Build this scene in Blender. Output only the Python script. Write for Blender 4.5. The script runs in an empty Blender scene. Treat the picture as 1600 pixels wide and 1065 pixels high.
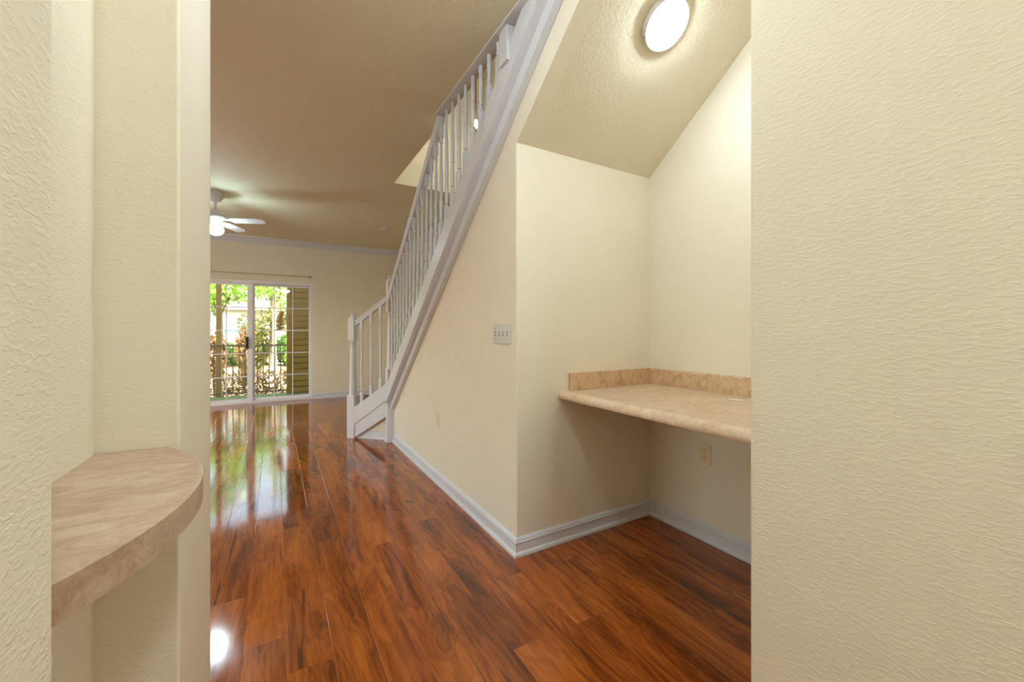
import bpy, bmesh, math, random
from mathutils import Vector, Matrix
random.seed(7)
PI = math.pi
S = bpy.context.scene
C = S.collection

# ------------------------------------------------------------------ camera
F_PX, YAW, HORIZON, CAM_H = 634.5, math.radians(30.25), 517.3, 1.21
cam = bpy.data.cameras.new('camera'); camo = bpy.data.objects.new('camera', cam); C.objects.link(camo)
cam.sensor_fit = 'HORIZONTAL'; cam.sensor_width = 36; cam.lens = F_PX/1600*36
cam.shift_y = -(532.5-HORIZON)/1600
cam.clip_start = 0.02; cam.clip_end = 200
camo.location = (0, 0, CAM_H); camo.rotation_euler = (PI/2, 0, -YAW)
S.camera = camo
# ------------------------------------------------------------------ view / render settings
S.view_settings.view_transform = 'Standard'; S.view_settings.look = 'None'
S.view_settings.gamma = 1; S.view_settings.use_curve_mapping = False
S.view_settings.exposure = 1.9
S.cycles.use_denoising = True
S.cycles.denoising_prefilter = 'ACCURATE'; S.cycles.max_bounces = 10; S.cycles.diffuse_bounces = 6; S.cycles.glossy_bounces = 4
S.cycles.transparent_max_bounces = 12; S.cycles.sample_clamp_indirect = 6
S.cycles.caustics_reflective = False; S.cycles.caustics_refractive = False
# ------------------------------------------------------------------ world and sun
w = bpy.data.worlds.new('world'); S.world = w; w.use_nodes = True
nt = w.node_tree; nt.nodes.clear()
sky = nt.nodes.new('ShaderNodeTexSky'); sky.sky_type = 'NISHITA'; sky.sun_disc = False
sky.sun_elevation = math.radians(58); sky.sun_rotation = math.radians(215); sky.air_density = 1.0; sky.dust_density = 3.0
bg = nt.nodes.new('ShaderNodeBackground'); bg.inputs['Strength'].default_value = 0.42
wo = nt.nodes.new('ShaderNodeOutputWorld')
tint = nt.nodes.new('ShaderNodeMix'); tint.data_type = 'RGBA'; tint.blend_type = 'MULTIPLY'; tint.inputs[0].default_value = 1
tint.inputs[7].default_value = (1.12, 1.0, .80, 1); nt.links.new(sky.outputs[0], tint.inputs[6])      # hazy, warm-white summer sky
nt.links.new(tint.outputs[2], bg.inputs[0]); nt.links.new(bg.outputs[0], wo.inputs[0])
sun = bpy.data.lights.new('sun', 'SUN'); suno = bpy.data.objects.new('sun', sun); C.objects.link(suno)
sun.energy = 5; sun.angle = math.radians(1.0); sun.color = (.96, 1, .92)
suno.rotation_euler = (math.radians(38), 0, math.radians(-35))   # light travels towards +Y, away from the house
suno.location = (0, 12, 8)
# unseen fill lamps, added outside two made-up windows in the living room's west wall
def fill_light(name, loc, rot, sx, sy, e, col):
    a = bpy.data.lights.new(name, 'AREA'); a.shape = 'RECTANGLE'; a.size = sx; a.size_y = sy; a.energy = e; a.color = col
    o = bpy.data.objects.new(name, a); C.objects.link(o); o.location = loc; o.rotation_euler = rot; return o
fill_light('fill_west', (-3.42, 5.9, 1.45), (0, -PI/2, 0), 1.5, 1.8, 6.5, (.70, 1, 1.0))
fill_light('fill_desk', (-3.42, 3.0, 1.2), (0, -PI/2, 0), 1.7, 1.8, 2, (.80, 1, .95))
# ------------------------------------------------------------------ strengths of the lamps; the last is for the added fill dome
E_ALCOVE, E_FAN, E_HALL, E_STAIR, E_FILL = 23.5, 26, 13.5, 175, 25

# ================================================================== helpers
def lin(r, g, b):
    f = lambda c: (c/255/12.92) if c/255 <= .04045 else ((c/255+.055)/1.055)**2.4
    return (f(r), f(g), f(b), 1)

def mat(name, col, rough=.5, metal=0, bump=None, spec=.5, emis=None):
    m = bpy.data.materials.new(name); m.use_nodes = True
    n = m.node_tree.nodes; l = m.node_tree.links; p = n['Principled BSDF']
    p.inputs['Base Color'].default_value = col; p.inputs['Roughness'].default_value = rough
    p.inputs['Metallic'].default_value = metal; p.inputs['Specular IOR Level'].default_value = spec
    if emis:
        p.inputs['Emission Color'].default_value = emis[0]; p.inputs['Emission Strength'].default_value = emis[1]
    # gentle procedural variation so no surface is a dead flat colour
    tc = n.new('ShaderNodeTexCoord'); nz = n.new('ShaderNodeTexNoise'); nz.inputs['Scale'].default_value = 3; nz.inputs['Detail'].default_value = 4
    l.new(tc.outputs['Object'], nz.inputs['Vector'])
    mx = n.new('ShaderNodeMix'); mx.data_type = 'RGBA'; mx.blend_type = 'MULTIPLY'; mx.inputs[0].default_value = 1
    rp = n.new('ShaderNodeMapRange'); rp.inputs['To Min'].default_value = .96; rp.inputs['To Max'].default_value = 1.03
    l.new(nz.outputs['Fac'], rp.inputs['Value']); mx.inputs[6].default_value = col; l.new(rp.outputs[0], mx.inputs[7])
    l.new(mx.outputs[2], p.inputs['Base Color'])
    if bump:
        (sx, sy, sz), dist, det, lo, hi = bump
        mp = n.new('ShaderNodeMapping'); mp.inputs['Scale'].default_value = (sx, sy, sz); l.new(tc.outputs['Object'], mp.inputs['Vector'])
        b1 = n.new('ShaderNodeTexNoise'); b1.inputs['Scale'].default_value = 1; b1.inputs['Detail'].default_value = det; b1.inputs['Distortion'].default_value = .6
        l.new(mp.outputs[0], b1.inputs['Vector'])
        r2 = n.new('ShaderNodeMapRange'); r2.interpolation_type = 'SMOOTHSTEP'
        r2.inputs['From Min'].default_value = lo; r2.inputs['From Max'].default_value = hi
        l.new(b1.outputs['Fac'], r2.inputs['Value'])
        bp = n.new('ShaderNodeBump'); bp.inputs['Strength'].default_value = 1; bp.inputs['Distance'].default_value = dist
        l.new(r2.outputs[0], bp.inputs['Height']); l.new(bp.outputs[0], p.inputs['Normal'])
    return m

def stone(name, c1, c2, c3, rough=.35, sc=(3.2, 9, 9)):
    m = bpy.data.materials.new(name); m.use_nodes = True
    n = m.node_tree.nodes; l = m.node_tree.links; p = n['Principled BSDF']; p.inputs['Roughness'].default_value = rough
    tc = n.new('ShaderNodeTexCoord'); mp = n.new('ShaderNodeMapping'); mp.inputs['Scale'].default_value = sc; mp.inputs['Rotation'].default_value = (0, 0, .35)
    l.new(tc.outputs['Object'], mp.inputs['Vector'])
    a = n.new('ShaderNodeTexNoise'); a.inputs['Scale'].default_value = 2.2; a.inputs['Detail'].default_value = 9; a.inputs['Roughness'].default_value = .68; a.inputs['Distortion'].default_value = 1.6
    l.new(mp.outputs[0], a.inputs['Vector'])
    r = n.new('ShaderNodeValToRGB'); e = r.color_ramp.elements
    e[0].position = .3; e[0].color = c3; e[1].position = .72; e[1].color = c2
    x = r.color_ramp.elements.new(.5); x.color = c1
    l.new(a.outputs['Fac'], r.inputs[0])
    b = n.new('ShaderNodeTexNoise'); b.inputs['Scale'].default_value = 7; b.inputs['Detail'].default_value = 10; b.inputs['Roughness'].default_value = .75; b.inputs['Distortion'].default_value = 2.5
    l.new(mp.outputs[0], b.inputs['Vector'])
    r2 = n.new('ShaderNodeMapRange'); r2.inputs['From Min'].default_value = .56; r2.inputs['From Max'].default_value = .72; l.new(b.outputs['Fac'], r2.inputs['Value'])
    mx = n.new('ShaderNodeMix'); mx.data_type = 'RGBA'; l.new(r2.outputs[0], mx.inputs[0]); l.new(r.outputs[0], mx.inputs[6]); mx.inputs[7].default_value = c2
    l.new(mx.outputs[2], p.inputs['Base Color'])
    return m

def plank_floor():
    m = bpy.data.materials.new('laminate_planks'); m.use_nodes = True
    n = m.node_tree.nodes; l = m.node_tree.links; p = n['Principled BSDF']; p.inputs['Specular IOR Level'].default_value = .75
    def M(op, a, b=None, c=None):
        k = n.new('ShaderNodeMath'); k.operation = op
        for i, v in enumerate((a, b, c)):
            if v is None: continue
            if isinstance(v, (int, float)): k.inputs[i].default_value = v
            else: l.new(v, k.inputs[i])
        return k.outputs[0]
    tc = n.new('ShaderNodeTexCoord'); sp = n.new('ShaderNodeSeparateXYZ'); l.new(tc.outputs['Object'], sp.inputs[0])
    X, Y = sp.outputs['X'], sp.outputs['Y']
    px = M('DIVIDE', M('SUBTRACT', X, .042), .148); ix = M('FLOOR', px); fx = M('FRACT', px)
    wn = n.new('ShaderNodeTexWhiteNoise'); wn.noise_dimensions = '1D'; l.new(M('ADD', ix, 13.37), wn.inputs['W'])
    py = M('ADD', M('DIVIDE', Y, 1.21), wn.outputs['Value']); iy = M('FLOOR', py); fy = M('FRACT', py)
    cb = n.new('ShaderNodeCombineXYZ'); l.new(ix, cb.inputs[0]); l.new(iy, cb.inputs[1])
    w2 = n.new('ShaderNodeTexWhiteNoise'); w2.noise_dimensions = '3D'; l.new(cb.outputs[0], w2.inputs['Vector'])
    rnd = w2.outputs['Value']
    off = M('MULTIPLY', rnd, 37.0)
    def coords(sx, sy):
        c = n.new('ShaderNodeCombineXYZ'); l.new(M('MULTIPLY', X, sx), c.inputs[0]); l.new(M('MULTIPLY', Y, sy), c.inputs[1]); l.new(off, c.inputs[2]); return c.outputs[0]
    def noise(v, sc, det, dis, ro=.6):
        k = n.new('ShaderNodeTexNoise'); l.new(v, k.inputs['Vector']); k.inputs['Scale'].default_value = sc; k.inputs['Detail'].default_value = det
        k.inputs['Distortion'].default_value = dis; k.inputs['Roughness'].default_value = ro; return k.outputs['Fac']
    # cathedral figure: contour lines of a stretched noise
    base = noise(coords(6.5, 1.15), 1, 3, .5)
    rings = M('FRACT', M('MULTIPLY', base, 13))
    rings = M('ABSOLUTE', M('SUBTRACT', M('MULTIPLY', rings, 2), 1))
    fine = noise(coords(95, 3.5), 1, 5, .3)
    mid = noise(coords(13, 1.6), 1, 5, 1.2)
    t = M('ADD', M('MULTIPLY', base, .55), M('ADD', M('MULTIPLY', rings, .07), M('ADD', M('MULTIPLY', fine, .22), M('MULTIPLY', mid, .34))))
    t = M('ADD', t, M('MULTIPLY', M('SUBTRACT', rnd, .5), .12))
    r = n.new('ShaderNodeValToRGB'); e = r.color_ramp.elements
    e[0].position = .40; e[0].color = lin(84, 38, 12); e[1].position = .80; e[1].color = lin(200, 114, 44)
    x = e.new(.52); x.color = lin(130, 64, 21); x = e.new(.62); x.color = lin(161, 84, 29)
    l.new(t, r.inputs[0])
    # dark mineral streaks and knots
    st = noise(coords(17, 1.05), 1, 6, 1.6, .55)
    sm = n.new('ShaderNodeMapRange'); sm.interpolation_type = 'SMOOTHSTEP'; sm.inputs['From Min'].default_value = .585; sm.inputs['From Max'].default_value = .72; l.new(st, sm.inputs['Value'])
    kn = noise(coords(11, 5), 1, 2, .6)
    km = n.new('ShaderNodeMapRange'); km.interpolation_type = 'SMOOTHSTEP'; km.inputs['From Min'].default_value = .70; km.inputs['From Max'].default_value = .80; l.new(kn, km.inputs['Value'])
    dk = M('MINIMUM', M('ADD', M('MULTIPLY', sm.outputs[0], .75), M('MULTIPLY', km.outputs[0], .7)), .85)
    mx = n.new('ShaderNodeMix'); mx.data_type = 'RGBA'; l.new(dk, mx.inputs[0]); l.new(r.outputs[0], mx.inputs[6]); mx.inputs[7].default_value = lin(58, 27, 12)
    # bevelled joints
    ex = M('MINIMUM', fx, M('SUBTRACT', 1, fx)); ey = M('MULTIPLY', M('MINIMUM', fy, M('SUBTRACT', 1, fy)), 8.2)
    ed = M('MINIMUM', ex, ey)
    em = n.new('ShaderNodeMapRange'); em.inputs['From Min'].default_value = 0; em.inputs['From Max'].default_value = .013; l.new(ed, em.inputs['Value'])
    m2 = n.new('ShaderNodeMix'); m2.data_type = 'RGBA'; l.new(M('MULTIPLY', M('SUBTRACT', 1, em.outputs[0]), .5), m2.inputs[0]); l.new(mx.outputs[2], m2.inputs[6]); m2.inputs[7].default_value = lin(150, 92, 58)
    l.new(m2.outputs[2], p.inputs['Base Color'])
    bp = n.new('ShaderNodeBump'); bp.inputs['Distance'].default_value = .0004; bp.inputs['Strength'].default_value = 1
    wav = noise(coords(5, 2.2), 1, 1, 0)
    l.new(M('ADD', em.outputs[0], M('MULTIPLY', wav, 1.2)), bp.inputs['Height']); l.new(bp.outputs[0], p.inputs['Normal'])
    rr = M('ADD', .05, M('MULTIPLY', mid, .08)); l.new(rr, p.inputs['Roughness'])
    return m

def new_obj(name, bm, m, parent=None, smooth=False, loc=None):
    me = bpy.data.meshes.new(name); bm.normal_update(); bm.to_mesh(me); bm.free()
    if isinstance(m, (list, tuple)):
        for k in m: me.materials.append(k)
    else: me.materials.append(m)
    if smooth:
        for pl in me.polygons: pl.use_smooth = True
        try: me.set_sharp_from_angle(angle=math.radians(40))
        except Exception: pass
    o = bpy.data.objects.new(name, me); C.objects.link(o)
    if parent is not None:
        o.parent = parent
        L = parent.matrix_world_cache if False else Vector(parent['_l']) if '_l' in parent else Vector((0, 0, 0))
        me.transform(Matrix.Translation(-L))
        o['_l'] = tuple(L)
    elif loc is not None:
        me.transform(Matrix.Translation(-Vector(loc))); o.location = loc; o['_l'] = tuple(loc)
    return o
def struct(name, bm, m, **k):
    o = new_obj(name, bm, m, **k); o['kind'] = 'structure'; return o
def thing(name, label, cat, loc=(0, 0, 0), group=None, kind=None):
    o = bpy.data.objects.new(name, None); C.objects.link(o); o.empty_display_size = .05
    o.location = loc; o['_l'] = tuple(loc)
    if kind: o['kind'] = kind
    else: o['label'] = label; o['category'] = cat
    if group: o['group'] = group
    return o
def tag(o, label, cat, group=None):
    o['label'] = label; o['category'] = cat
    if group: o['group'] = group
    return o
def B(): return bmesh.new()
def bevel(bm, off, seg=2, es=None):
    bmesh.ops.bevel(bm, geom=es if es is not None else bm.edges[:], offset=off, segments=seg, affect='EDGES', profile=.5, clamp_overlap=True)
def box(bm, x0, x1, y0, y1, z0, z1, bev=0, seg=2, mtx=None):
    t = bmesh.new(); bmesh.ops.create_cube(t, size=1)
    for v in t.verts: v.co = Vector(((x0+x1)/2+v.co.x*(x1-x0), (y0+y1)/2+v.co.y*(y1-y0), (z0+z1)/2+v.co.z*(z1-z0)))
    if bev: bevel(t, bev, seg)
    merge(bm, t, mtx)
def merge(bm, t, mtx=None):
    if mtx: t.transform(mtx)
    me = bpy.data.meshes.new('t'); t.to_mesh(me); t.free(); bm.from_mesh(me); bpy.data.meshes.remove(me)
def prism(bm, pts, axis, a, b, bev_v=0, which=None):
    """extrude the polygon pts along axis from a to b. axis x: pts=(y,z); y: (x,z); z: (x,y)"""
    t = bmesh.new()
    def co(p, s):
        return {'x': (s, p[0], p[1]), 'y': (p[0], s, p[1]), 'z': (p[0], p[1], s)}[axis]
    v0 = [t.verts.new(co(p, a)) for p in pts]; v1 = [t.verts.new(co(p, b)) for p in pts]
    n = len(pts); t.faces.new(v0); t.faces.new(v1[::-1])
    side = []
    for i in range(n):
        t.faces.new((v0[i], v1[i], v1[(i+1) % n], v0[(i+1) % n]))
    bmesh.ops.recalc_face_normals(t, faces=t.faces[:])
    if bev_v:
        es = [e for i in (which if which is not None else range(n)) for e in t.edges if set(e.verts) == {v0[i], v1[i]}]
        bevel(t, bev_v, 3, es)
    merge(bm, t)
def lathe(bm, prof, seg=20, mtx=None, caps=True):
    t = bmesh.new(); rings = []
    for r, z in prof:
        rings.append([t.verts.new((r*math.cos(2*PI*k/seg), r*math.sin(2*PI*k/seg), z)) for k in range(seg)])
    for a, b in zip(rings, rings[1:]):
        for k in range(seg): t.faces.new((a[k], a[(k+1) % seg], b[(k+1) % seg], b[k]))
    if caps: t.faces.new(rings[0][::-1]); t.faces.new(rings[-1])
    merge(bm, t, mtx)
def tube(bm, pts, r, seg=8):
    for a, b in zip(pts, pts[1:]):
        a, b = Vector(a), Vector(b); d = b-a
        q = d.to_track_quat('Z', 'Y').to_matrix().to_4x4()
        lathe(bm, [(r, 0), (r, d.length)], seg, Matrix.Translation(a) @ q)
T = Matrix.Translation

# ================================================================== materials
wall_m = mat('wall_paint', lin(228, 220, 200), .6, bump=((62, 62, 160), .00030, 5, .42, .70), spec=.3)
ceil_m = mat('ceiling_paint', lin(221, 217, 190), .65, bump=((60, 60, 60), .0012, 4, .45, .62), spec=.25)
white_m = mat('white_trim_paint', lin(211, 213, 217), .32)
floor_m = plank_floor()
stone_m = stone('stone_laminate', lin(208, 182, 152), lin(224, 204, 180), lin(186, 152, 120), sc=(3.5, 6, 8))
shelf_m = stone('stone_laminate_shaded', lin(176, 150, 124), lin(200, 180, 158), lin(158, 122, 92), sc=(5, 9, 8))  # same laminate as the counter, with the niche's dimmer light put into its colour
splash_m = stone('stone_laminate_mottled', lin(200, 168, 132), lin(216, 188, 156), lin(168, 130, 94), sc=(7, 7, 7))
carpet_m = mat('grey_carpet', lin(140, 125, 108), .95, bump=((300, 300, 300), .004, 3, .3, .7))
alu_m = mat('white_aluminium', lin(232, 230, 232), .35)
black_m = mat('black_handle', lin(25, 22, 24), .35)
plate_m = mat('white_plastic', lin(208, 206, 197), .35)
almond_m = mat('painted_over_plate', lin(226, 212, 176), .4)
slot_m = mat('dark_slots', lin(40, 34, 28), .5)
rod_m = mat('curtain_rod_bronze', lin(190, 168, 128), .4, .2)
globe_m = mat('fan_globe_glass', lin(255, 250, 240), .3, emis=((.74, 1, 1.06, 1), E_FAN))
lens_m = mat('alcove_lamp_lens', lin(255, 250, 240), .3, emis=((.87, 1, 1.10, 1), E_ALCOVE))
hall_m = mat('hall_lamp_lens', lin(255, 250, 240), .3, emis=((.86, 1, 1.14, 1), E_HALL))
bulb_m = mat('stair_bulb', lin(255, 250, 240), .3, emis=((.95, .92, .82, 1), E_STAIR))
fill_m = mat('fill_lamp_lens', lin(255, 250, 240), .3, emis=((.86, 1, 1.14, 1), E_FILL))  # lens of the fill dome added behind the camera
soffit_m = mat('alcove_ceiling_paint', lin(226, 217, 194), .65, bump=((60, 60, 60), .0012, 4, .45, .62), spec=.25)
siding_m = mat('olive_siding_paint', lin(168, 138, 52), .6)
bronze_m = mat('patio_rail_paint', lin(120, 108, 84), .5)
green_m = mat('patio_green_carpet', lin(132, 152, 98), .9, bump=((200, 200, 200), .003, 2, .3, .7))
post_m = mat('patio_post_paint', lin(176, 150, 108), .6)
concrete_m = mat('concrete', lin(170, 165, 155), .8)
litter_m = stone('leaf_litter_ground', lin(178, 150, 122), lin(214, 192, 168), lin(110, 82, 56), .9)
def glass():
    m = bpy.data.materials.new('door_glass'); m.use_nodes = True; n = m.node_tree.nodes; l = m.node_tree.links; n.clear()
    o = n.new('ShaderNodeOutputMaterial'); t = n.new('ShaderNodeBsdfTransparent'); t.inputs[0].default_value = (.96, .98, .97, 1)
    g = n.new('ShaderNodeBsdfGlossy'); g.inputs['Roughness'].default_value = .02; fr = n.new('ShaderNodeFresnel'); fr.inputs[0].default_value = 1.45
    mx = n.new('ShaderNodeMixShader'); l.new(fr.outputs[0], mx.inputs[0]); l.new(t.outputs[0], mx.inputs[1]); l.new(g.outputs[0], mx.inputs[2]); l.new(mx.outputs[0], o.inputs[0]); return m
glass_m = glass()
def leafmat(name, c, tr=.45):
    m = bpy.data.materials.new(name); m.use_nodes = True; n = m.node_tree.nodes; l = m.node_tree.links; p = n['Principled BSDF']
    p.inputs['Roughness'].default_value = .45
    tc = n.new('ShaderNodeTexCoord'); nz = n.new('ShaderNodeTexNoise'); nz.inputs['Scale'].default_value = 4; nz.inputs['Detail'].default_value = 3; l.new(tc.outputs['Object'], nz.inputs['Vector'])
    r = n.new('ShaderNodeValToRGB'); e = r.color_ramp.elements; e[0].position = .35; e[0].color = c[0]; e[1].position = .65; e[1].color = c[1]; l.new(nz.outputs['Fac'], r.inputs[0])
    l.new(r.outputs[0], p.inputs['Base Color'])
    t = n.new('ShaderNodeBsdfTranslucent'); l.new(r.outputs[0], t.inputs[0]); mx = n.new('ShaderNodeMixShader'); mx.inputs[0].default_value = tr
    l.new(p.outputs[0], mx.inputs[1]); l.new(t.outputs[0], mx.inputs[2]); l.new(mx.outputs[0], n['Material Output'].inputs[0]); return m
leaf_bright = leafmat('bright_green_leaves', (lin(96, 158, 44), lin(176, 214, 96)))
leaf_mid = leafmat('mid_green_leaves', (lin(58, 104, 44), lin(120, 160, 76)))
leaf_dry = leafmat('dry_brown_leaves', (lin(104, 74, 42), lin(178, 140, 88)), .3)
leaf_olive = leafmat('olive_leaves', (lin(84, 96, 46), lin(160, 158, 88)))
bark_m = mat('bark', lin(122, 100, 80), .9, bump=((20, 20, 5), .02, 4, .3, .7))
palebark_m = mat('pale_bark', lin(205, 196, 182), .9, bump=((20, 20, 5), .01, 4, .3, .7))

# ================================================================== constants measured from the photograph
XW, XE, YB, ZC = 1.125, 2.155, 8.08, 2.79      # stair wall, east wall, back wall, ceiling
YA = 1.88                                       # alcove side wall
HL, HR = -.174, .87                             # hall left and right wall faces
zs_soff = lambda y: 2.228+.775*(YA-y)           # sloping alcove ceiling
z_e1 = lambda y: .371+.78*(4.461-y)             # under edge of the lower stringer band
z_e3 = lambda y: .5816+.78*(4.30-y)             # under edge of the upper fascia
z_st = lambda y: 1.074+.773*(3.895-y)           # top of stringer
z_rt = lambda y: 1.714+.776*(4.196-y)           # top of stair handrail

# ================================================================== setting
b = B(); box(b, -3.4, 2.27, -2.6, 8.16, -.1, 0); struct('floor', b, floor_m)
b = B(); prism(b, [(-3.4, 8.2), (2.27, 8.2), (2.27, 4.37), (1.095, 4.37), (1.095, -2.6), (-3.4, -2.6)], 'z', ZC, 3.05); struct('ceiling', b, ceil_m)
# left hall wall with the full height niche
b = B(); prism(b, [(-.43, -2.5), (HL, -2.5), (HL, .53), (-.305, .53), (-.305, 1.093), (HL, 1.093), (HL, 1.567), (-3.3, 1.567), (-3.3, 1.45), (-.43, 1.45)], 'z', 0, ZC, .006, [2, 5, 6]); struct('wall_left', b, wall_m)
b = B(); prism(b, [(HR, -2.5), (HR, .49), (XE, .49), (XE, .37), (.99, .37), (.99, -2.5)], 'z', 0, 3.4, .006, [1]); struct('wall_right', b, wall_m)
b = B(); box(b, -.43, .99, -2.6, -2.5, 0, ZC); struct('wall_front', b, wall_m)
b = B()
for q in ((1.45, 2.1, 0, ZC), (3.9, 5.0, 0, ZC), (6.8, 8.2, 0, ZC), (2.1, 3.9, 0, .35), (2.1, 3.9, 2.05, ZC), (5.0, 6.8, 0, .7), (5.0, 6.8, 2.2, ZC)): box(b, -3.4, -3.3, q[0], q[1], q[2], q[3])
struct('wall_west', b, wall_m)  # both window openings made up to let fill daylight in
b = B(); box(b, XE, XE+.12, .37, 8.2, 0, 5.3); struct('wall_east', b, wall_m)
# back wall with the opening for the sliding door
DX0, DX1, DZ = -1.245, .572, 2.06
b = B()
box(b, -3.3, DX0, YB, YB+.12, 0, ZC); box(b, DX1, XE, YB, YB+.12, 0, ZC); box(b, DX0, DX1, YB, YB+.12, DZ, ZC); struct('wall_back', b, wall_m)
# wall under the stairs: its top follows the stringer, its near part the sloping ceiling
b = B()
pts = [(4.50, 0), (4.50, z_e1(4.5)+.03), (1.36, ZC), (1.145, ZC), (YA-.004, zs_soff(YA-.004)), (YA+.03, 2.2), (YA+.03, 0)]
prism(b, pts, 'x', XW, XW+.09, .004, [4]); struct('wall_stairs', b, wall_m)
b = B(); prism(b, [(XW-.0004, YA), (XE, YA), (XE, YA+.1), (XW-.0004, YA+.1)], 'z', 0, 2.235, .008, [0]); struct('wall_alcove', b, wall_m)
b = B(); prism(b, [(YA+.04, zs_soff(YA+.04)), (.45, zs_soff(.45)), (.45, zs_soff(.45)+.08), (YA+.04, zs_soff(YA+.04)+.08)], 'x', XW+.003, XE); struct('ceiling_alcove', b, soffit_m)
b = B(); prism(b, [(1.14, ZC+.002), (.45, ZC+.002), (.45, zs_soff(.45))], 'x', XW-.03, XW); struct('wall_header', b, wall_m)  # unseen face, put in to block light above the ceiling edge
# upper stairwell
b = B(); box(b, 1.0, XE, 4.37, 4.49, 3.05, 5.3); struct('wall_stairwell', b, wall_m)
b = B(); box(b, .97, 1.095, .3, 4.37, 3.05, 5.3); struct('wall_landing', b, wall_m)
b = B(); box(b, 1.0, XE, .3, .37, 3.4, 5.3); struct('wall_upper', b, wall_m)
b = B(); box(b, .97, XE+.12, .3, 4.49, 5.3, 5.4); struct('ceiling_upper', b, ceil_m)

# baseboards: board with an ogee top and a shoe moulding, swept along a path on the wall
def profile_strip(bm, path, prof, left=True):
    """prof = [(d, z)] with d the distance out of the wall; path = [(x, y)] with the room on its left"""
    n = len(path); dirs = []
    for i in range(n-1):
        d = Vector((path[i+1][0]-path[i][0], path[i+1][1]-path[i][1])).normalized(); dirs.append(Vector((-d.y, d.x)))
    rings = []
    t = bmesh.new()
    for i, p in enumerate(path):
        if i == 0: nn = dirs[0]; k = 1
        elif i == n-1: nn = dirs[-1]; k = 1
        else:
            nn = (dirs[i-1]+dirs[i]).normalized(); k = 1/max(.2, nn.dot(dirs[i]))
        rings.append([t.verts.new((p[0]+nn.x*d*k, p[1]+nn.y*d*k, z)) for d, z in prof])
    m = len(prof)
    for a, c in zip(rings, rings[1:]):
        for j in range(m): t.faces.new((a[j], a[(j+1) % m], c[(j+1) % m], c[j]))
    t.faces.new(rings[0]); t.faces.new(rings[-1][::-1])
    bmesh.ops.recalc_face_normals(t, faces=t.faces[:]); merge(bm, t)
BASE = [(0, 0), (.024, 0), (.024, .012), (.020, .020), (.013, .024), (.012, .066), (.0155, .070), (.0155, .076), (.012, .080), (.012, .085), (.009, .090), (.004, .098), (0, .098)]
b = B(); profile_strip(b, [(1.16, YA), (XW, YA), (XW, 4.5)][::1] if False else [(XW, 4.497), (XW, YA), (XE, YA), (XE, .49)][::1], BASE) if False else profile_strip(b, [(XE, .49), (XE, YA), (XW, YA), (XW, 4.497)], BASE)
struct('baseboard_alcove', b, white_m)
b = B(); profile_strip(b, [(XE, 6.92), (XE, YB), (DX1+.004, YB)], BASE); struct('baseboard_back', b, white_m)
b = B(); profile_strip(b, [(DX0-.004, YB), (-3.3, YB), (-3.3, 1.567), (-.6, 1.567)], BASE); struct('baseboard_west', b, white_m)
# crown moulding round the living room
CROWN = [(0, ZC-.105), (.008, ZC-.105), (.012, ZC-.09), (.03, ZC-.066), (.055, ZC-.035), (.07, ZC-.022), (.082, ZC-.016), (.085, ZC-.0005), (0, ZC-.0005)]
b = B(); profile_strip(b, [(XE, 4.40), (XE, YB), (-3.3, YB), (-3.3, 1.567), (-.5, 1.567)], CROWN); struct('trim_1', b, white_m)

# frames of the two made-up west wall windows, added unseen for fill daylight
for i, (y0, y1, z0, z1) in enumerate(((2.1, 3.9, .35, 2.05), (5.0, 6.8, .7, 2.2))):
    b = B(); f = .045
    for q in ((y0, y1, z0, z0+f), (y0, y1, z1-f, z1), (y0, y0+f, z0+f, z1-f), (y1-f, y1, z0+f, z1-f), ((y0+y1)/2-.02, (y0+y1)/2+.02, z0+f, z1-f)): box(b, -3.38, -3.33, q[0], q[1], q[2], q[3], .002)
    struct('window_%d' % (i+1), b, white_m)
# ------------------------------------------------------------------ sliding door
door = thing('door_1', '', '', (-.33, YB+.05, 0), kind='structure')
yf, yg = YB+.012, YB+.06
b = B()
box(b, DX0, DX1, yf, YB+.115, DZ-.045, DZ, .003); box(b, DX0, DX1, yf, YB+.115, 0, .035, .003)
box(b, DX0, DX0+.03, yf, YB+.115, .03, DZ-.04, .003); box(b, DX1-.03, DX1, yf, YB+.115, .03, DZ-.04, .003)
new_obj('door_frame', b, alu_m, door)
def sash(name, x0, x1, y, wl, wr, muntx, wt=.034):
    s = new_obj_sash = B(); z0, z1 = .036, DZ-.046
    box(s, x0, x0+wl, y-.017, y+.017, z0, z1, .003); box(s, x1-wr, x1, y-.017, y+.017, z0, z1, .003)
    box(s, x0+wl, x1-wr, y-.016, y+.016, z0, z0+.045, .003); box(s, x0+wl, x1-wr, y-.016, y+.016, z1-wt, z1, .003)
    o = new_obj(name, s, alu_m, door)
    g = B(); box(g, x0+wl, x1-wr, y-.003, y+.003, z0+.045, z1-wt); new_obj('glass_pane', g, glass_m, o)
    q = B()
    for mx in muntx: box(q, mx-.008, mx+.008, y-.007, y+.007, z0+.04, z1-.03, .002)
    for k in range(1, 5):
        zz = .06+.388*k; box(q, x0+wl, x1-wr, y-.0068, y+.0068, zz-.008, zz+.008, .002)
    new_obj('muntin_grid', q, alu_m, o)
    return o
sash('fixed_panel', -.345, DX1-.031, yg+.028, .05, .018, [-.014, .267])
sl = sash('sliding_panel', DX0+.031, -.327, yg-.012, .05, .078, [-.979, -.696])
b = B(); box(b, -.425, -.385, yg-.075, yg-.052, .92, 1.12, .006); box(b, -.42, -.395, yg-.055, yg-.028, .93, .955, .003); box(b, -.42, -.395, yg-.055, yg-.028, 1.085, 1.11, .003)
new_obj('door_handle', b, black_m, sl)

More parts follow.
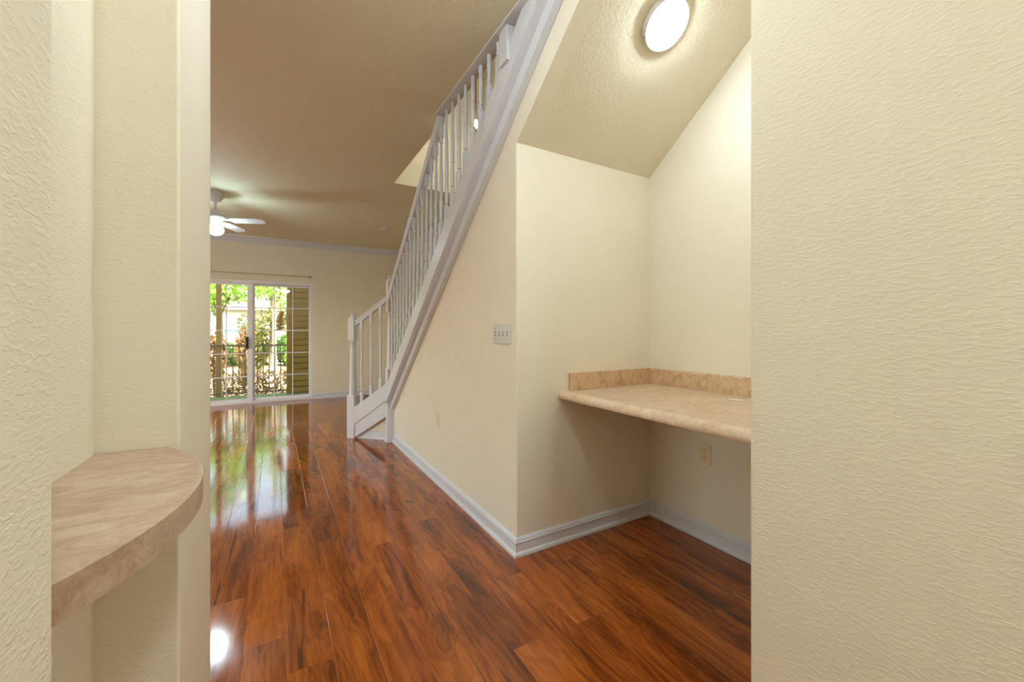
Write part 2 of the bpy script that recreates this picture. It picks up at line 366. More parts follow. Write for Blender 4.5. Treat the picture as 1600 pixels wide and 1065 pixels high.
# ================================================================== staircase
SX, SY = 1.05, 4.5
st = thing('staircase', 'white staircase with turned balusters, carpeted treads and two newel posts', 'staircase', (SX, SY, 0))
b = B()
prism(b, [(4.497, z_e3(4.497)), (4.497, z_st(4.497)), (1.675, z_st(1.675)-.004), (1.475, ZC-.003)], 'x', 1.035, XW-.001)
bevel(b, .002, 1); new_obj('upper_stringer', b, white_m, st)
b = B()
prism(b, [(4.496, .371), (4.496, z_e3(4.496)+.02), (1.46, z_e3(1.46)+.0), (1.365, ZC-.003), (4.461, .371)], 'x', 1.086, XW-.002)
new_obj('lower_stringer', b, white_m, st)
# carpeted steps behind the stringer (run .245, rise .19)
b = B()
poly = [(4.50, .10)]
y, z = 4.50, .72
poly = [(4.50, .55), (4.50, .72)]
while z < 3.05-.01 and y > .9:
    poly.append((y-.245, z)); y -= .245; z += .19; poly.append((y, z))
poly.append((y, z_e1(y)+.03))
prism(b, poly, 'x', XW+.0005 if False else XW+.001, XE-.001); new_obj('flight_of_steps', b, carpet_m, st)
b = B(); prism(b, [(.80, 4.93), (1.12, 4.61), (XE-.002, 4.61), (XE-.002, 6.9), (1.10, 6.9)], 'z', 0, .18); bevel(b, .008, 2); new_obj('tread', b, carpet_m, st)
b = B(); prism(b, [(.98, 4.75), (1.12, 4.62), (XE-.002, 4.62), (XE-.002, 5.4), (1.18, 5.3)], 'z', .181, .36); bevel(b, .008, 2); new_obj('tread', b, carpet_m, st)
b = B(); box(b, 1.125, XE-.002, 4.505, 4.85, .181, .54, .006); new_obj('tread', b, carpet_m, st)

def bal_bm(h, full=True, base=-.02):
    """turned baluster, z measured from the stringer top; h = length up to the rail"""
    t = B(); a = .0155
    box(t, -a, a, -a, a, base, .105, .0015, 1)
    prof = [(.0150, .100), (.0145, .112), (.0095, .122), (.0095, .128), (.0150, .133), (.0150, .139), (.0098, .144), (.0102, .155), (.0130, .19), (.0145, .225), (.0135, .255), (.0100, .285), (.0100, .291), (.0135, .295), (.0135, .301), (.0105, .305), (.0108, .315), (.0145, .335), (.0130, .36)]
    end = h-.135 if full else h
    L = [p for p in prof if p[1] < min(end, h)]
    if full: L += [(.0092, h-.140), (.0088, h-.128), (.0135, h-.124), (.0135, h-.118), (.0098, h-.113), (.0105, h-.10), (.0150, h-.082), (.0150, h-.078)]
    else:
        lr, lz = L[-1]; H = .815
        if h > .36: L.append((.0130+(.0092-.0130)*(h-.36)/(H-.14-.36) if h < H-.14 else .0092, h))
        else: L.append((lr, h))
    lathe(t, L, 14)
    if full: box(t, -a, a, -a, a, h-.082, h+.012, .0015, 1)
    return t
BX = 1.05
N_B = 22; zrail_lvl = 2.776
for k in range(N_B):
    yb = 4.266-.1105*k; zs = z_st(yb); top = z_rt(yb)-.062
    clip = top > zrail_lvl
    h = (min(top, zrail_lvl+.004))-zs
    t = bal_bm(h, full=not clip)
    o = new_obj('baluster', t, white_m, st, smooth=True)
    o.data.transform(Matrix.Translation(Vector(st['_l'])))      # undo the shift: the mesh is local
    o.location = (BX-SX, yb-SY, zs)
b = B(); box(b, 1.02, 1.075, 1.80, 1.885, z_st(1.885)-.03, zrail_lvl+.002, .003); new_obj('square_post', b, white_m, st)

# handrails
def rail_bm(p0, p1, w=.056, h=.056):
    """moulded handrail whose top centre runs p0-p1 and whose section stands upright"""
    t = B(); d = Vector(p1)-Vector(p0); hd = Vector((d.x, d.y, 0)).normalized(); n = Vector((-hd.y, hd.x, 0))
    sec = [(-.5, -.22), (-.5, -.05), (-.38, 0), (.38, 0), (.5, -.05), (.5, -.22), (.42, -.4), (.42, -.62), (.34, -.75), (.34, -1), (-.34, -1), (-.34, -.75), (-.42, -.62), (-.42, -.4)]
    R = [[t.verts.new(Vector(p)+n*(a*w)+Vector((0, 0, c*h))) for a, c in sec] for p in (p0, p1)]
    m = len(sec)
    for j in range(m): t.faces.new((R[0][j], R[0][(j+1) % m], R[1][(j+1) % m], R[1][j]))
    t.faces.new(R[0]); t.faces.new(R[1][::-1]); bmesh.ops.recalc_face_normals(t, faces=t.faces[:]); return t
yk = 4.196-(ZC-.003-1.714)/.776
o = new_obj('handrail', rail_bm((1.047, 4.35, z_rt(4.35)), (1.047, yk, ZC-.003), .062, .066), white_m, st)
new_obj('rail_easing', rail_bm((1.093, 4.508, z_rt(4.35)-.012), (1.047, 4.352, z_rt(4.35)), .060, .064), white_m, st)
b = B(); box(b, 1.000, 1.064, .9, yk+.02, zrail_lvl, ZC-.001, .003); new_obj('handrail', b, white_m, st)
# newel posts
def newel(cx, cy, rot, zb, zt0, zt1, zcap, wb, wt):
    b = B(); a = wb/2; c = wt/2
    box(b, -a, a, -a, a, 0, zb, .004, 1)
    L = [(a*.98, zb-.004), (a*.98, zb+.004), (a*.86, zb+.010), (a*.80, zb+.016), (a*.84, zb+.05), (a*.82, zb+.12), (a*.62, zt0-.085), (a*.60, zt0-.07), (a*.78, zt0-.066), (a*.78, zt0-.056), (a*.62, zt0-.050), (a*.66, zt0-.035), (a*.84, zt0-.022), (a*.84, zt0-.010), (a*.70, zt0-.004), (a*.7, zt0+.006)]
    lathe(b, L, 24); box(b, -c, c, -c, c, zt0, zt1, .004, 1)
    M = Matrix.Translation((cx, cy, 0)) @ Matrix.Rotation(rot, 4, 'Z'); b.transform(M)
    o = new_obj('newel_post', b, white_m, st, smooth=True)
    k = B(); d = zcap-zt1
    lathe(k, [(c*1.0, zt1-.001), (c*.95, zt1+d*.12), (c*.62, zt1+d*.3), (c*.58, zt1+d*.5), (c*.80, zt1+d*.62), (c*.86, zt1+d*.78), (c*.70, zt1+d*.92), (c*.3, zcap), (.001, zcap+.001)], 24, M)
    new_obj('newel_cap', k, white_m, o, smooth=True)
N1 = (.764, 4.905); N2 = (1.10, 4.548)
newel(N1[0], N1[1], PI/4, .482, 1.107, 1.361, 1.419, .094, .078)
newel(N2[0], N2[1], 0, .80, 1.423, 1.765, 1.822, .092, .080)
b = B(); profile_strip(b, [(1.144, 4.497), (1.056, 4.497), (1.056, 4.592)][::-1] if False else [(1.147, 4.503), (1.054, 4.503), (1.054, 4.594)], [(0, 0), (.016, 0), (.016, .012), (.010, .020), (0, .022)][::1]); new_obj('shoe_moulding', b, white_m, st)
# 45 degree side panel between the newels: x + y = const
e45 = Vector((1, -1, 0)).normalized(); n45 = Vector((-1, -1, 0)).normalized()
def panel(bm, s0, s1, zz, c, thick):
    """quad panel: s along e45 from the point (.764, c-.764), zz = (z00, z01, z11, z10), front on x+y=c"""
    o = Vector((.764, c-.764, 0)); t = bmesh.new()
    f = [o+e45*s0+Vector((0, 0, zz[0])), o+e45*s0+Vector((0, 0, zz[1])), o+e45*s1+Vector((0, 0, zz[2])), o+e45*s1+Vector((0, 0, zz[3]))]
    v = [t.verts.new(p) for p in f]+[t.verts.new(p-n45*thick) for p in f]
    t.faces.new(v[:4]); t.faces.new(v[4:][::-1])
    for i in range(4): t.faces.new((v[i], v[4+i], v[4+(i+1) % 4], v[(i+1) % 4]))
    bmesh.ops.recalc_face_normals(t, faces=t.faces[:]); merge(bm, t)
Lp = .435
g = lambda za, zb, s: za+(zb-za)*s/.41
b = B(); panel(b, .0, Lp, (g(.160, .452, 0), g(.353, .638, 0), g(.353, .638, Lp), g(.160, .452, Lp)), 5.607, .05); bevel(b, .002, 1); new_obj('side_panel', b, white_m, st)
b = B(); panel(b, .0, Lp, (g(.004, .266, 0), g(.162, .454, 0), g(.162, .454, Lp), g(.004, .266, Lp)), 5.622, .04); bevel(b, .002, 1); new_obj('side_panel', b, white_m, st)
b = B(); panel(b, .02, Lp, (0, .06, .30, 0), 5.70, .03); new_obj('kick_wall', b, wall_m, st)
b = B(); o0 = Vector((.80, 4.90, 0)); profile_strip(b, [(1.075, 4.625), (.815, 4.885)][::1], BASE[:5]+[(.012, .085), (0, .09)]); new_obj('kick_board', b, white_m, st)
# short rail and its three balusters
pa = Vector((.764+.03, 5.65-.794, 0)); pb = Vector((1.075, 5.65-1.075, 0))
new_obj('handrail', rail_bm((pa.x, pa.y, 1.333), (pb.x, pb.y, 1.606), .056, .062), white_m, st)
for px in (565.2, 580.1, 594.6):
    u = (px-800)/F_PX; s_, c_ = math.sin(YAW), math.cos(YAW); r = (s_+u*c_)/(c_-u*s_)
    yy = 5.645/(1+r); xx = 5.645-yy; s = (Vector((xx, yy, 0))-Vector((.764, 4.843, 0))).dot(e45)
    z0 = g(.353, .638, s); z1 = 1.333+(1.606-1.333)*((Vector((xx, yy, 0))-pa).dot(e45)/(pb-pa).dot(e45))-.062
    t = bal_bm(z1-z0); t.transform(Matrix.Rotation(PI/4, 4, 'Z'))
    o = new_obj('baluster', t, white_m, st, smooth=True); o.data.transform(Matrix.Translation(Vector(st['_l'])))
    o.location = (xx-SX, yy-SY, z0)

# ================================================================== desk counter in the alcove
ct = thing('desk_counter', 'tan stone-look laminate desk counter built across the alcove', 'counter', (1.8, 1.2, .825))
zt, zb = .865, .825
b = B(); xf = 1.40
sec = [(XE-.001, zb), (XE-.001, zt), (xf+.05, zt), (xf+.038, zt+.003), (xf+.022, zt+.001), (xf+.008, zt-.008), (xf, zt-.02), (xf, zb+.004), (xf+.003, zb)]
prism(b, sec, 'y', .492, YA-.001); new_obj('countertop', b, stone_m, ct, smooth=True)
b = B(); box(b, 1.478, XE-.001, YA-.021, YA-.001, zt, zt+.102, .002); new_obj('backsplash', b, splash_m, ct)
b = B(); prism(b, [(XE-.001, zt), (XE-.021, zt), (XE-.021, zt+.088), (XE-.019, zt+.097), (XE-.012, zt+.102), (XE-.001, zt+.102)], 'y', .492, YA-.022); new_obj('backsplash', b, splash_m, ct, smooth=True)
b = B(); Mg = T((1.985, 1.19, 0)); lathe(b, [(.024, zt+.0005), (.034, zt+.0005), (.034, zt+.003), (.031, zt+.0045), (.026, zt+.004), (.024, zt+.002)], 32, Mg, caps=False); lathe(b, [(.026, zt+.0008), (.026, zt+.0022)], 32, Mg)
new_obj('cable_grommet', b, plate_m, ct, smooth=True)['label'] = 'white plastic cable grommet'
b = B(); box(b, XE-.06, XE-.001, .492, YA-.001, zb-.05, zb-.001) if False else None; b.free()

# ================================================================== bow-fronted ledge in the hall niche
b = B(); R, cx, cy = .468, -.571, .811
pts = [(-.3048, .532), (-.19, .532)]
a0 = math.asin((.532-cy)/R); a1 = math.asin((1.0915-cy)/R)
pts = [(-.3045, .5315)]+[(cx+R*math.cos(a0+(a1-a0)*k/28), cy+R*math.sin(a0+(a1-a0)*k/28)) for k in range(29)]+[(-.3045, 1.0915)]
prism(b, pts, 'z', .93, .97)
tag(new_obj('bow_front_shelf', b, shelf_m, smooth=True, loc=(-.25, .81, .93)), 'tan stone-look laminate shelf with a bowed front in the wall niche', 'shelf')

# ================================================================== wall plates
def plate_on_x(name, label, cat, x, y0, y1, z0, z1, m):
    t = thing(name, label, cat, (x, (y0+y1)/2, (z0+z1)/2)); b = B(); box(b, x-.006, x-.0003, y0, y1, z0, z1, .003); new_obj('cover_plate', b, m, t); return t
sw = plate_on_x('light_switch', 'white four-gang toggle light switch plate on the wall under the stairs', 'light switch', XW, 1.938, 2.15, 1.138, 1.255, plate_m)
for k in range(4):
    yy = 2.044+(k-1.5)*.0462; zz = 1.197
    b = B(); box(b, XW-.0068, XW-.0055, yy-.0055, yy+.0055, zz-.013, zz+.013); o = new_obj('toggle_slot', b, slot_m, sw); o['label'] = 'dark slot around the toggle'
    b = B(); dz = 1 if k % 2 else -1
    prism(b, [(XW-.006, zz-.008), (XW-.006, zz+.008), (XW-.018, zz+.002+.008*dz), (XW-.018, zz-.003+.008*dz)], 'y', yy-.0035, yy+.0035); new_obj('toggle', b, plate_m, sw)
    for q in (-.030, .030):
        b = B(); lathe(b, [(.003, 0), (.003, .0012), (.0018, .0018)], 10, T((XW-.0058, yy, zz+q)) @ Matrix.Rotation(-PI/2, 4, 'Y')); new_obj('screw', b, slot_m if k > 1 else plate_m, sw)
bl = plate_on_x('blank_cover_plate', 'cream painted-over outlet plate low on the wall under the stairs', 'wall plate', XW, 3.08, 3.155, .445, .56, almond_m)
b = B(); box(b, XW-.008, XW-.0055, 3.10, 3.135, .468, .537, .001); new_obj('insert', b, almond_m, bl)
ot = plate_on_x('wall_outlet', 'cream duplex power outlet on the alcove wall under the desk counter', 'outlet', XE, 1.433, 1.512, .44, .557, almond_m)
for zz in (.478, .519):
    b = B(); Mo = T((XE-.0058, 1.4725, zz)) @ Matrix.Rotation(-PI/2, 4, 'Y'); lathe(b, [(.0165, 0), (.0165, .002), (.0155, .0028)], 24, Mo); s_o = new_obj('socket', b, almond_m, ot)
    b = B()
    for dy in (-.006, .006): box(b, XE-.0092, XE-.0084, 1.4725+dy-.0011, 1.4725+dy+.0011, zz-.001, zz+.008)
    lathe(b, [(.0025, 0), (.0025, .0008)], 10, T((XE-.0084, 1.4725, zz-.008)) @ Matrix.Rotation(-PI/2, 4, 'Y')); new_obj('socket_slots', b, slot_m, s_o)
tp = plate_on_x('phone_jack', 'small cream phone jack plate low on the alcove wall near the hall wall', 'wall plate', XE, 1.19, 1.228, .44, .557, almond_m)

# ================================================================== alcove lamp on the sloping ceiling
LC = Vector((1.593, 1.303, zs_soff(1.303)-.0006)); rot = Matrix.Rotation(math.atan(.775), 4, 'X').inverted()
lamp = thing('flush_ceiling_light', 'round white flush light glowing on the sloping alcove ceiling', 'ceiling light', tuple(LC))
ML = T(LC) @ rot @ Matrix.Rotation(PI, 4, 'X')
b = B(); lathe(b, [(.106, 0), (.109, .003), (.109, .018), (.112, .020), (.112, .030), (.108, .034), (.096, .034)], 48, ML); new_obj('lamp_base', b, plate_m, lamp, smooth=True)
b = B(); lathe(b, [(.095, .0335), (.095, .038), (.091, .047), (.082, .056), (.062, .062), (.04, .065), (.001, .066)], 48, ML); new_obj('lamp_lens', b, lens_m, lamp, smooth=True)
b = B(); lathe(b, [(.004, 0), (.004, .003)], 10, ML @ T((-.0785, -.0785, .025)) @ Matrix.Rotation(-PI*.75, 4, 'Z') @ Matrix.Rotation(PI/2, 4, 'Y')); new_obj('set_screw', b, slot_m, lamp)

# hall ceiling lights, both above the frame; the rear one is added as fill
for (hx, hy, hm, lab) in ((.33, 1.05, hall_m, 'white dome ceiling light above the hall opening beside the desk alcove'), (.33, -1.4, fill_m, 'added fill dome light at the unseen closed end of the hall')):
    hl = thing('dome_ceiling_light', lab, 'ceiling light', (hx, hy, ZC-.0005), 'dome lights on the hall ceiling')
    MH = T((hx, hy, ZC-.0005)) @ Matrix.Rotation(PI, 4, 'X')
    b = B(); lathe(b, [(.17, 0), (.175, .004), (.175, .025), (.168, .03)], 40, MH); new_obj('lamp_base', b, plate_m, hl, smooth=True)
    b = B(); lathe(b, [(.165, .03), (.16, .05), (.13, .085), (.08, .105), (.001, .112)], 40, MH); new_obj('lamp_dome', b, hm, hl, smooth=True)

# ================================================================== ceiling fan
FX, FY = -.585, 5.70
fan = thing('ceiling_fan', 'white four-blade ceiling fan with a glowing glass globe', 'ceiling fan', (FX, FY, ZC-.0005))
MF = T((FX, FY, 0))
b = B(); lathe(b, [(.001, 2.685), (.03, 2.686), (.05, 2.695), (.062, 2.715), (.066, 2.735), (.075, 2.745), (.078, 2.789)][::1], 32, MF); new_obj('canopy', b, white_m, fan, smooth=True)
b = B(); lathe(b, [(.012, 2.57), (.012, 2.69)], 16, MF); new_obj('downrod', b, white_m, fan, smooth=True)
b = B(); lathe(b, [(.03, 2.585), (.05, 2.582), (.085, 2.568), (.105, 2.545), (.108, 2.52), (.095, 2.498), (.06, 2.488), (.055, 2.47), (.055, 2.452), (.03, 2.45)], 36, MF); new_obj('motor_housing', b, white_m, fan, smooth=True)
b = B(); lathe(b, [(.045, 2.452), (.05, 2.44), (.05, 2.43), (.04, 2.428)], 28, MF); new_obj('lamp_fitter', b, white_m, fan, smooth=True)
b = B(); lathe(b, [(.038, 2.43), (.055, 2.42)]+[(.078*math.cos(a), 2.367+.062*math.sin(a)) for a in [math.radians(q) for q in (52, 30, 8, -15, -38, -60, -80)]]+[(.001, 2.304)], 32, MF); new_obj('glass_globe', b, globe_m, fan, smooth=True)
bl_bm = B()
prism(bl_bm, [(.17, -.045), (.19, -.055), (.46, -.062), (.52, -.045), (.53, -.02), (.53, .02), (.52, .045), (.46, .062), (.19, .055), (.17, .045)], 'z', -.003, .003); bevel(bl_bm, .001, 1)
bl_bm.transform(Matrix.Rotation(math.radians(-12), 4, 'X'))
iron = B(); prism(iron, [(.05, -.018), (.12, -.014), (.16, -.035), (.22, -.035), (.24, 0), (.22, .035), (.16, .035), (.12, .014), (.05, .018)], 'z', .003, .008); iron.transform(Matrix.Rotation(math.radians(-9), 4, 'X'))
bm_me = bpy.data.meshes.new('fan_blade'); bl_bm.to_mesh(bm_me); bl_bm.free(); bm_me.materials.append(white_m)
ir_me = bpy.data.meshes.new('blade_iron'); iron.to_mesh(ir_me); iron.free(); ir_me.materials.append(white_m)
for a in (65, -25, -115, 155):
    o = bpy.data.objects.new('fan_blade', bm_me); C.objects.link(o); o.parent = fan; o.location = (0, 0, 2.475-ZC); o.rotation_euler = (0, 0, math.radians(a))
    i = bpy.data.objects.new('blade_iron', ir_me); C.objects.link(i); i.parent = o

# smoke detector
b = B(); lathe(b, [(.066, 0), (.068, .006), (.066, .016), (.058, .022), (.052, .034), (.001, .036)], 32, T((1.46, 6.39, ZC-.0005)) @ Matrix.Rotation(PI, 4, 'X'))
tag(new_obj('smoke_detector', b, plate_m, smooth=True, loc=(1.46, 6.39, ZC)), 'small round smoke detector on the ceiling beside the stair opening', 'smoke detector')

# curtain rod over the door
rd = thing('curtain_rod', 'thin tan curtain rod mounted above the sliding glass door', 'curtain rod', (-.38, YB-.06, 2.17))
b = B(); tube(b, [(-1.30, YB-.06, 2.172), (.55, YB-.06, 2.172)], .006, 10); new_obj('rod', b, rod_m, rd, smooth=True)
for xx in (-1.28, .53):
    b = B(); box(b, xx-.006, xx+.006, YB-.066, YB-.001, 2.158, 2.168, .001); box(b, xx-.012, xx+.012, YB-.006, YB-.0005, 2.145, 2.195, .001); new_obj('bracket', b, rod_m, rd)
for xx, s in ((-1.30, -1), (.55, 1)):
    b = B(); lathe(b, [(.008, 0), (.012, .004), (.013, .014), (.008, .022), (.001, .024)], 14, T((xx, YB-.06, 2.172)) @ Matrix.Rotation(s*PI/2, 4, 'Y')); new_obj('finial', b, rod_m, rd, smooth=True)

# pendant upstairs
pd = thing('pendant_light', 'bare glowing bulb on a thin rod seen through the stair balusters', 'pendant light', (1.6, 3.406, 5.299))
b = B(); tube(b, [(1.6, 3.406, 5.29), (1.6, 3.406, 3.155)], .006, 8); lathe(b, [(.05, 5.275), (.05, 5.2985)], 20, T((1.6, 3.406, 0))); new_obj('rod', b, bronze_m, pd)
b = B(); lathe(b, [(.001, 3.088), (.014, 3.093), (.021, 3.110), (.016, 3.130), (.008, 3.157)], 18, T((1.6, 3.406, 0))); new_obj('bulb', b, bulb_m, pd, smooth=True)
b = B(); tube(b, [(1.6, 3.406, 3.09), (1.6, 3.406, 3.03)], .005, 8); new_obj('finial', b, slot_m, pd)

# ================================================================== patio and garden
b = B(); box(b, -4, 3.2, 8.2, 9.32, -.12, -.02); struct('floor_patio', b, green_m)
b = B(); box(b, -4, 3.2, 8.2, 9.5, 2.86, 2.98); struct('ceiling_patio', b, white_m)
b = B(); box(b, -4.5, 3.2, 8.2, 8.3, -.12, .0); b.free()
# siding wall closing the patio on the right: lapped boards
b = B(); x0s = .205
box(b, x0s+.02, 3.2, 9.26, 9.32, -.02, 2.86)
z = -.02
while z < 2.84:
    prism(b, [(9.261, z+.013), (9.190, z+.013), (9.202, z+.118), (9.261, z+.118)], 'x', x0s+.05, 3.19); z += .118
box(b, x0s-.01, x0s+.055, 9.18, 9.33, -.02, 2.86, .003)
struct('wall_patio', b, siding_m)
b = B(); box(b, 3.1, 3.2, 8.2, 9.2, -.02, 2.86); struct('wall_closet', b, siding_m)
rl = thing('patio_railing', 'tan metal patio railing with thin vertical pickets outside the glass door', 'railing', (-1.5, 9.25, -.02))
b = B(); box(b, -3.9, x0s-.012, 9.225, 9.265, .92, .955, .004); new_obj('top_rail', b, bronze_m, rl)
b = B(); box(b, -3.9, x0s-.012, 9.232, 9.258, .03, .055, .002); new_obj('bottom_rail', b, bronze_m, rl)
pk = B(); box(pk, -.008, .008, -.008, .008, .055, .92); pk_me = bpy.data.meshes.new('picket'); pk.to_mesh(pk_me); pk.free(); pk_me.materials.append(bronze_m)
xk = .093; n_p = 0
while xk > -3.8:
    if abs(xk+.907) > .06:
        o = bpy.data.objects.new('picket', pk_me); C.objects.link(o); o.parent = rl; o.location = (xk+1.5, 9.245-9.25, .02)
    xk -= .0975
b = B(); box(b, -.95, -.865, 9.27, 9.35, -.2, 2.858, .005); tag(new_obj('patio_post', b, post_m, loc=(-.907, 9.31, -.2)), 'tan wooden patio post standing at the railing', 'post')
b = B()
N = 40; gv = [[b.verts.new((-14+28*i/N, 9.2+26*j/N, -.22+.05*math.sin(i*.9+j*.7)+.012*j*(j/N)+random.uniform(-.02, .02))) for j in range(N+1)] for i in range(N+1)]
for i in range(N):
    for j in range(N): b.faces.new((gv[i][j], gv[i+1][j], gv[i+1][j+1], gv[i][j+1]))
struct('ground', b, litter_m)
# outer wall of the house so that it shades the patio from behind
b = B(); box(b, -6, 5, 8.21, 8.3, 3.0, 5.4); struct('wall_outside', b, siding_m)

def leaves(bm, n, centre, rad, size, rng, shape='leaf', flat=.0):
    for _ in range(n):
        while True:
            p = Vector((rng.uniform(-1, 1), rng.uniform(-1, 1), rng.uniform(-1, 1)))
            if p.length <= 1: break
        p = Vector((centre[0]+p.x*rad[0], centre[1]+p.y*rad[1], centre[2]+p.z*rad[2]))
        s = size*rng.uniform(.6, 1.3); L, W = s, s*rng.uniform(.38, .55)
        M = T(p) @ Matrix.Rotation(rng.uniform(0, 2*PI), 4, 'Z') @ Matrix.Rotation(rng.uniform(-.3, 1.3), 4, 'Y') @ Matrix.Rotation(rng.uniform(-.8, .8), 4, 'X')
        q = [M @ Vector(c) for c in ((0, 0, 0), (L*.35, W*.5, W*.12), (L*.7, W*.42, W*.1), (L, 0, -W*.15), (L*.7, -W*.42, W*.1), (L*.35, -W*.5, W*.12))]
        v = [bm.verts.new(c) for c in q]; bm.faces.new((v[0], v[1], v[2], v[3])); bm.faces.new((v[0], v[3], v[4], v[5]))
def shrub(name, label, cat, x, y, h, r, m, n, size, group=None, stem=True):
    rng = random.Random(int(x*91+y*77+h*13)); t = thing(name, label, cat, (x, y, -.2), group)
    b = B()
    for k in range(5):
        a = rng.uniform(0, 2*PI); rr = r*rng.uniform(.1, .5)
        leaves(b, n//5, (x+rr*math.cos(a), y+rr*math.sin(a), h*rng.uniform(.45, .7)-.1), (r*.7, r*.7, h*.45), size, rng)
    new_obj('foliage', b, m, t)
    b = B()
    for k in range(5):
        a = rng.uniform(0, 2*PI); tube(b, [(x+.03*math.cos(a), y+.03*math.sin(a), -.25), (x+r*.25*math.cos(a), y+r*.25*math.sin(a), h*.4), (x+r*.5*math.cos(a), y+r*.5*math.sin(a), h*.8)], .012, 6)
    new_obj('stem', b, bark_m, t)
def tree(label, x, y, h, crowns, m, n, size, tr=.09, bm_=None, group='trees beyond the patio', lean=0):
    rng = random.Random(int(x*31+y*17+h)); t = thing('garden_tree', label, 'tree', (x, y, -.2), group)
    b = B(); top = (x+lean, y, h)
    lathe(b, [(tr*1.3, 0), (tr, .4), (tr*.7, h*.6), (tr*.3, h)], 12, T((x, y, -.25)) @ Matrix.Shear('XY', 4, (lean/h, 0)))
    for (cx, cy, cz, r) in crowns: tube(b, [(x+lean*.6, y, max(.3, cz*.65)), (cx, cy, cz)], tr*.25, 6)
    new_obj('trunk', b, bm_ or bark_m, t)
    b = B()
    for (cx, cy, cz, r) in crowns: leaves(b, n, (cx, cy, cz), (r, r*.8, r*.75), size, rng)
    new_obj('crown', b, m, t)
tree('leafy tree with bright green leaves left of the patio post', -3.7, 14.2, 4.8, [(-3.5, 13.9, 2.3, .75), (-3.35, 14.2, 3.3, .75), (-4.3, 14.2, 3.4, .8)], leaf_bright, 520, .14)
tree('broad-leaved bright green tree seen through the sliding panel', -1.35, 14.0, 4.4, [(-1.0, 13.8, 2.45, .55), (-1.5, 13.9, 2.2, .45), (-.95, 14.0, 3.2, .6), (-1.6, 14.1, 3.6, .6)], leaf_bright, 420, .13)
tree('thin pale-barked tree with sparse leaves seen through the fixed panel', -.02, 15.5, 5.2, [(-.35, 15.3, 2.6, .40), (.3, 15.4, 2.35, .5), (-.1, 15.4, 3.2, .5), (.35, 15.5, 3.9, .6)], leaf_bright, 260, .11, .07, palebark_m)
tree('broad green tree behind the patio siding', 2.1, 14.2, 4.6, [(1.9, 14.0, 2.2, .8), (2.4, 14.2, 3.2, .8), (1.5, 14.2, 3.3, .6)], leaf_mid, 420, .13)
tree('tall green tree far back on the left of the garden', -6.2, 21.5, 6.5, [(-6, 21.2, 3.0, 1.3), (-5.6, 21.5, 4.6, 1.3), (-6.8, 21.5, 4.8, 1.3)], leaf_mid, 650, .2, .14)
tree('mid green tree behind the garden shrubs on the left', -2.75, 16.9, 3.6, [(-3.2, 16.7, 1.6, .75), (-2.3, 16.9, 2.0, .65), (-2.7, 16.8, 2.9, .75)], leaf_mid, 460, .15, .1)
tree('olive green tree behind the garden shrubs on the right', -.1, 17.2, 3.8, [(-.55, 17.0, 1.5, .7), (.45, 17.0, 1.8, .75), (-.1, 17.1, 2.9, .75)], leaf_olive, 460, .15, .1)
tree('tall green tree far back behind the pale building', -1.9, 27, 7.5, [(-3.0, 26.5, 4.0, 1.6), (-.8, 27, 4.3, 1.5), (-1.8, 27, 5.6, 1.7)], leaf_mid, 700, .22, .16)
tree('tall green tree far back on the right of the garden', 3.0, 21.5, 6.5, [(2.6, 21.3, 2.6, 1.3), (2.9, 21.5, 4.7, 1.4)], leaf_mid, 700, .2, .14)
SH = [(-3.35, 12.5, 1.5, .42, leaf_olive, 'olive green shrub far left beyond the railing'),
      (-2.3, 12.6, 1.6, .42, leaf_mid, 'dark green shrub left of the patio post'),
      (-1.3, 12.5, 1.45, .40, leaf_dry, 'dry brown bush behind the railing beside the post'),
      (-.38, 12.6, 1.45, .38, leaf_olive, 'olive bush behind the railing under the pale building'),
      (.52, 12.5, 1.6, .38, leaf_bright, 'bright green bush beside the patio siding corner'),
      (1.45, 12.6, 1.6, .42, leaf_olive, 'olive bush hidden partly by the patio siding'),
      (-2.0, 15.4, 1.5, .45, leaf_dry, 'dry brown bush further back on the left'),
      (-.85, 15.5, 1.5, .45, leaf_dry, 'dry brown bush further back in the middle'),
      (.75, 15.4, 1.5, .42, leaf_olive, 'olive bush further back on the right')]
for (x, y, h, r, m, lab) in SH: shrub('garden_shrub', lab, 'shrub', x, y, h, r*.74, m, 1100, .10, 'shrubs beyond the patio railing')
# palmettos with long arching blades
def palmetto(x, y, h, label):
    rng = random.Random(int(x*57+y)); t = thing('palmetto', label, 'plant', (x, y, -.2), 'palmettos beyond the patio railing'); b = B(); d = B()
    for k in range(70):
        a = rng.uniform(0, 2*PI); reach = h*rng.uniform(.15, .62); hh = h*rng.uniform(.35, 1.15); n = 6; prev = None
        bm = d if k % 3 == 0 else b; side = Vector((-math.sin(a), math.cos(a), 0))
        for j in range(n+1):
            s = j/n; c = Vector((x+math.cos(a)*reach*s, y+math.sin(a)*reach*s, -.15+hh*math.sin(s*PI*(.5+.35*reach/h))))
            wdt = .013*math.sin(PI*min(1, .12+s))**.7+.0015; cur = (bm.verts.new(c+side*wdt), bm.verts.new(c-side*wdt))
            if prev: bm.faces.new((prev[0], prev[1], cur[1], cur[0]))
            prev = cur
    new_obj('fronds', b, leaf_olive, t); new_obj('dead_fronds', d, leaf_dry, t)
palmetto(-1.72, 11.35, .85, 'spiky palmetto left of the patio post')
palmetto(-.62, 11.3, .8, 'spiky palmetto below the sliding panel handle')
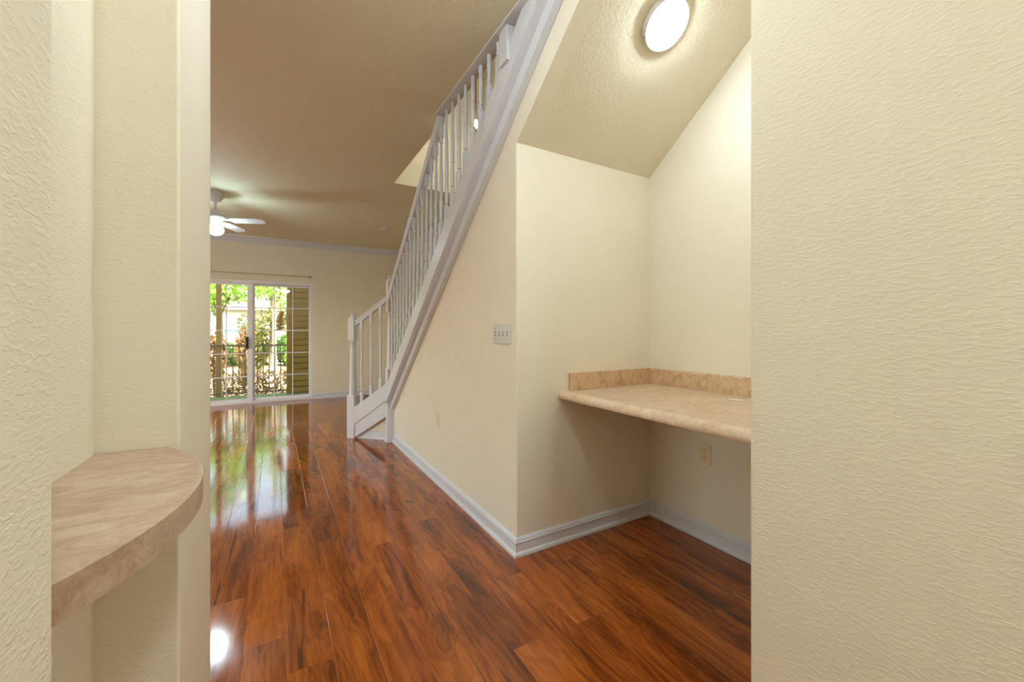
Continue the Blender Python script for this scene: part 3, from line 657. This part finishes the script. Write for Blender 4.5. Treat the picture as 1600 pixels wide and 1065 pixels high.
palmetto(.42, 11.35, .85, 'spiky palmetto beyond the railing at the right panel')
palmetto(-2.9, 11.3, .9, 'spiky palmetto far left beyond the railing')
b = B(); rng = random.Random(11)
for k in range(26):
    leaves(b, 130, (-3.6+k*.18, 10.35+rng.uniform(-.15, .15), rng.uniform(.02, .2)), (.26, .22, .34), .085, rng)
o = new_obj('undergrowth', b, leafmat('undergrowth_leaves', (lin(92, 92, 44), lin(182, 150, 98)), .3)); o['kind'] = 'stuff'; o['label'] = 'tangle of dry and olive ground leaves just beyond the patio railing'; o['category'] = 'undergrowth'
b = B(); rng = random.Random(21)
for k in range(80):
    leaves(b, 120, (rng.uniform(-8, 4.5), rng.uniform(18.4, 19.4), rng.uniform(.0, .85)), (.6, .4, .4), .24, rng)
o = new_obj('thicket', b, leaf_mid); o['kind'] = 'stuff'; o['label'] = 'low green thicket running across the back of the garden'; o['category'] = 'thicket'
# dangling dead frond
b = B(); rng = random.Random(3)
for k in range(26): leaves(b, 6, (.09+rng.uniform(-.03, .03), 9.42, 1.60-.34*k/26), (.03, .025, .02), .075, rng)
tube(b, [(.09, 9.42, 1.30), (.09, 9.42, 2.859)], .006, 6)
tag(new_obj('hanging_dead_frond', b, leafmat('dead_frond', (lin(110, 76, 24), lin(206, 160, 60)), .3), loc=(.09, 9.42, 2.859)), 'brown dead frond hanging from the patio roof beside the siding', 'dead frond')
# pale building in the distance
bd = thing('distant_building', 'pale building with a bluish window far beyond the garden', 'building', (-1.6, 21, -.2))
b = B(); box(b, -3.4, .3, 20.4, 22.5, -.2, 2.1); new_obj('wall', b, mat('pale_render', lin(196, 192, 184), .8), bd)
b = B(); prism(b, [(-3.7, 2.1), (.6, 2.1), (.2, 2.45), (-3.3, 2.45)], 'y', 20.2, 22.7); new_obj('roof', b, mat('grey_roof', lin(160, 150, 135), .9), bd)
b = B(); box(b, -2.0, -1.15, 20.37, 20.4, 1.2, 1.65, .005); new_obj('window', b, mat('blue_window', lin(120, 170, 205), .1), bd)

for o in bpy.data.objects:
    if '_l' in o: del o['_l']
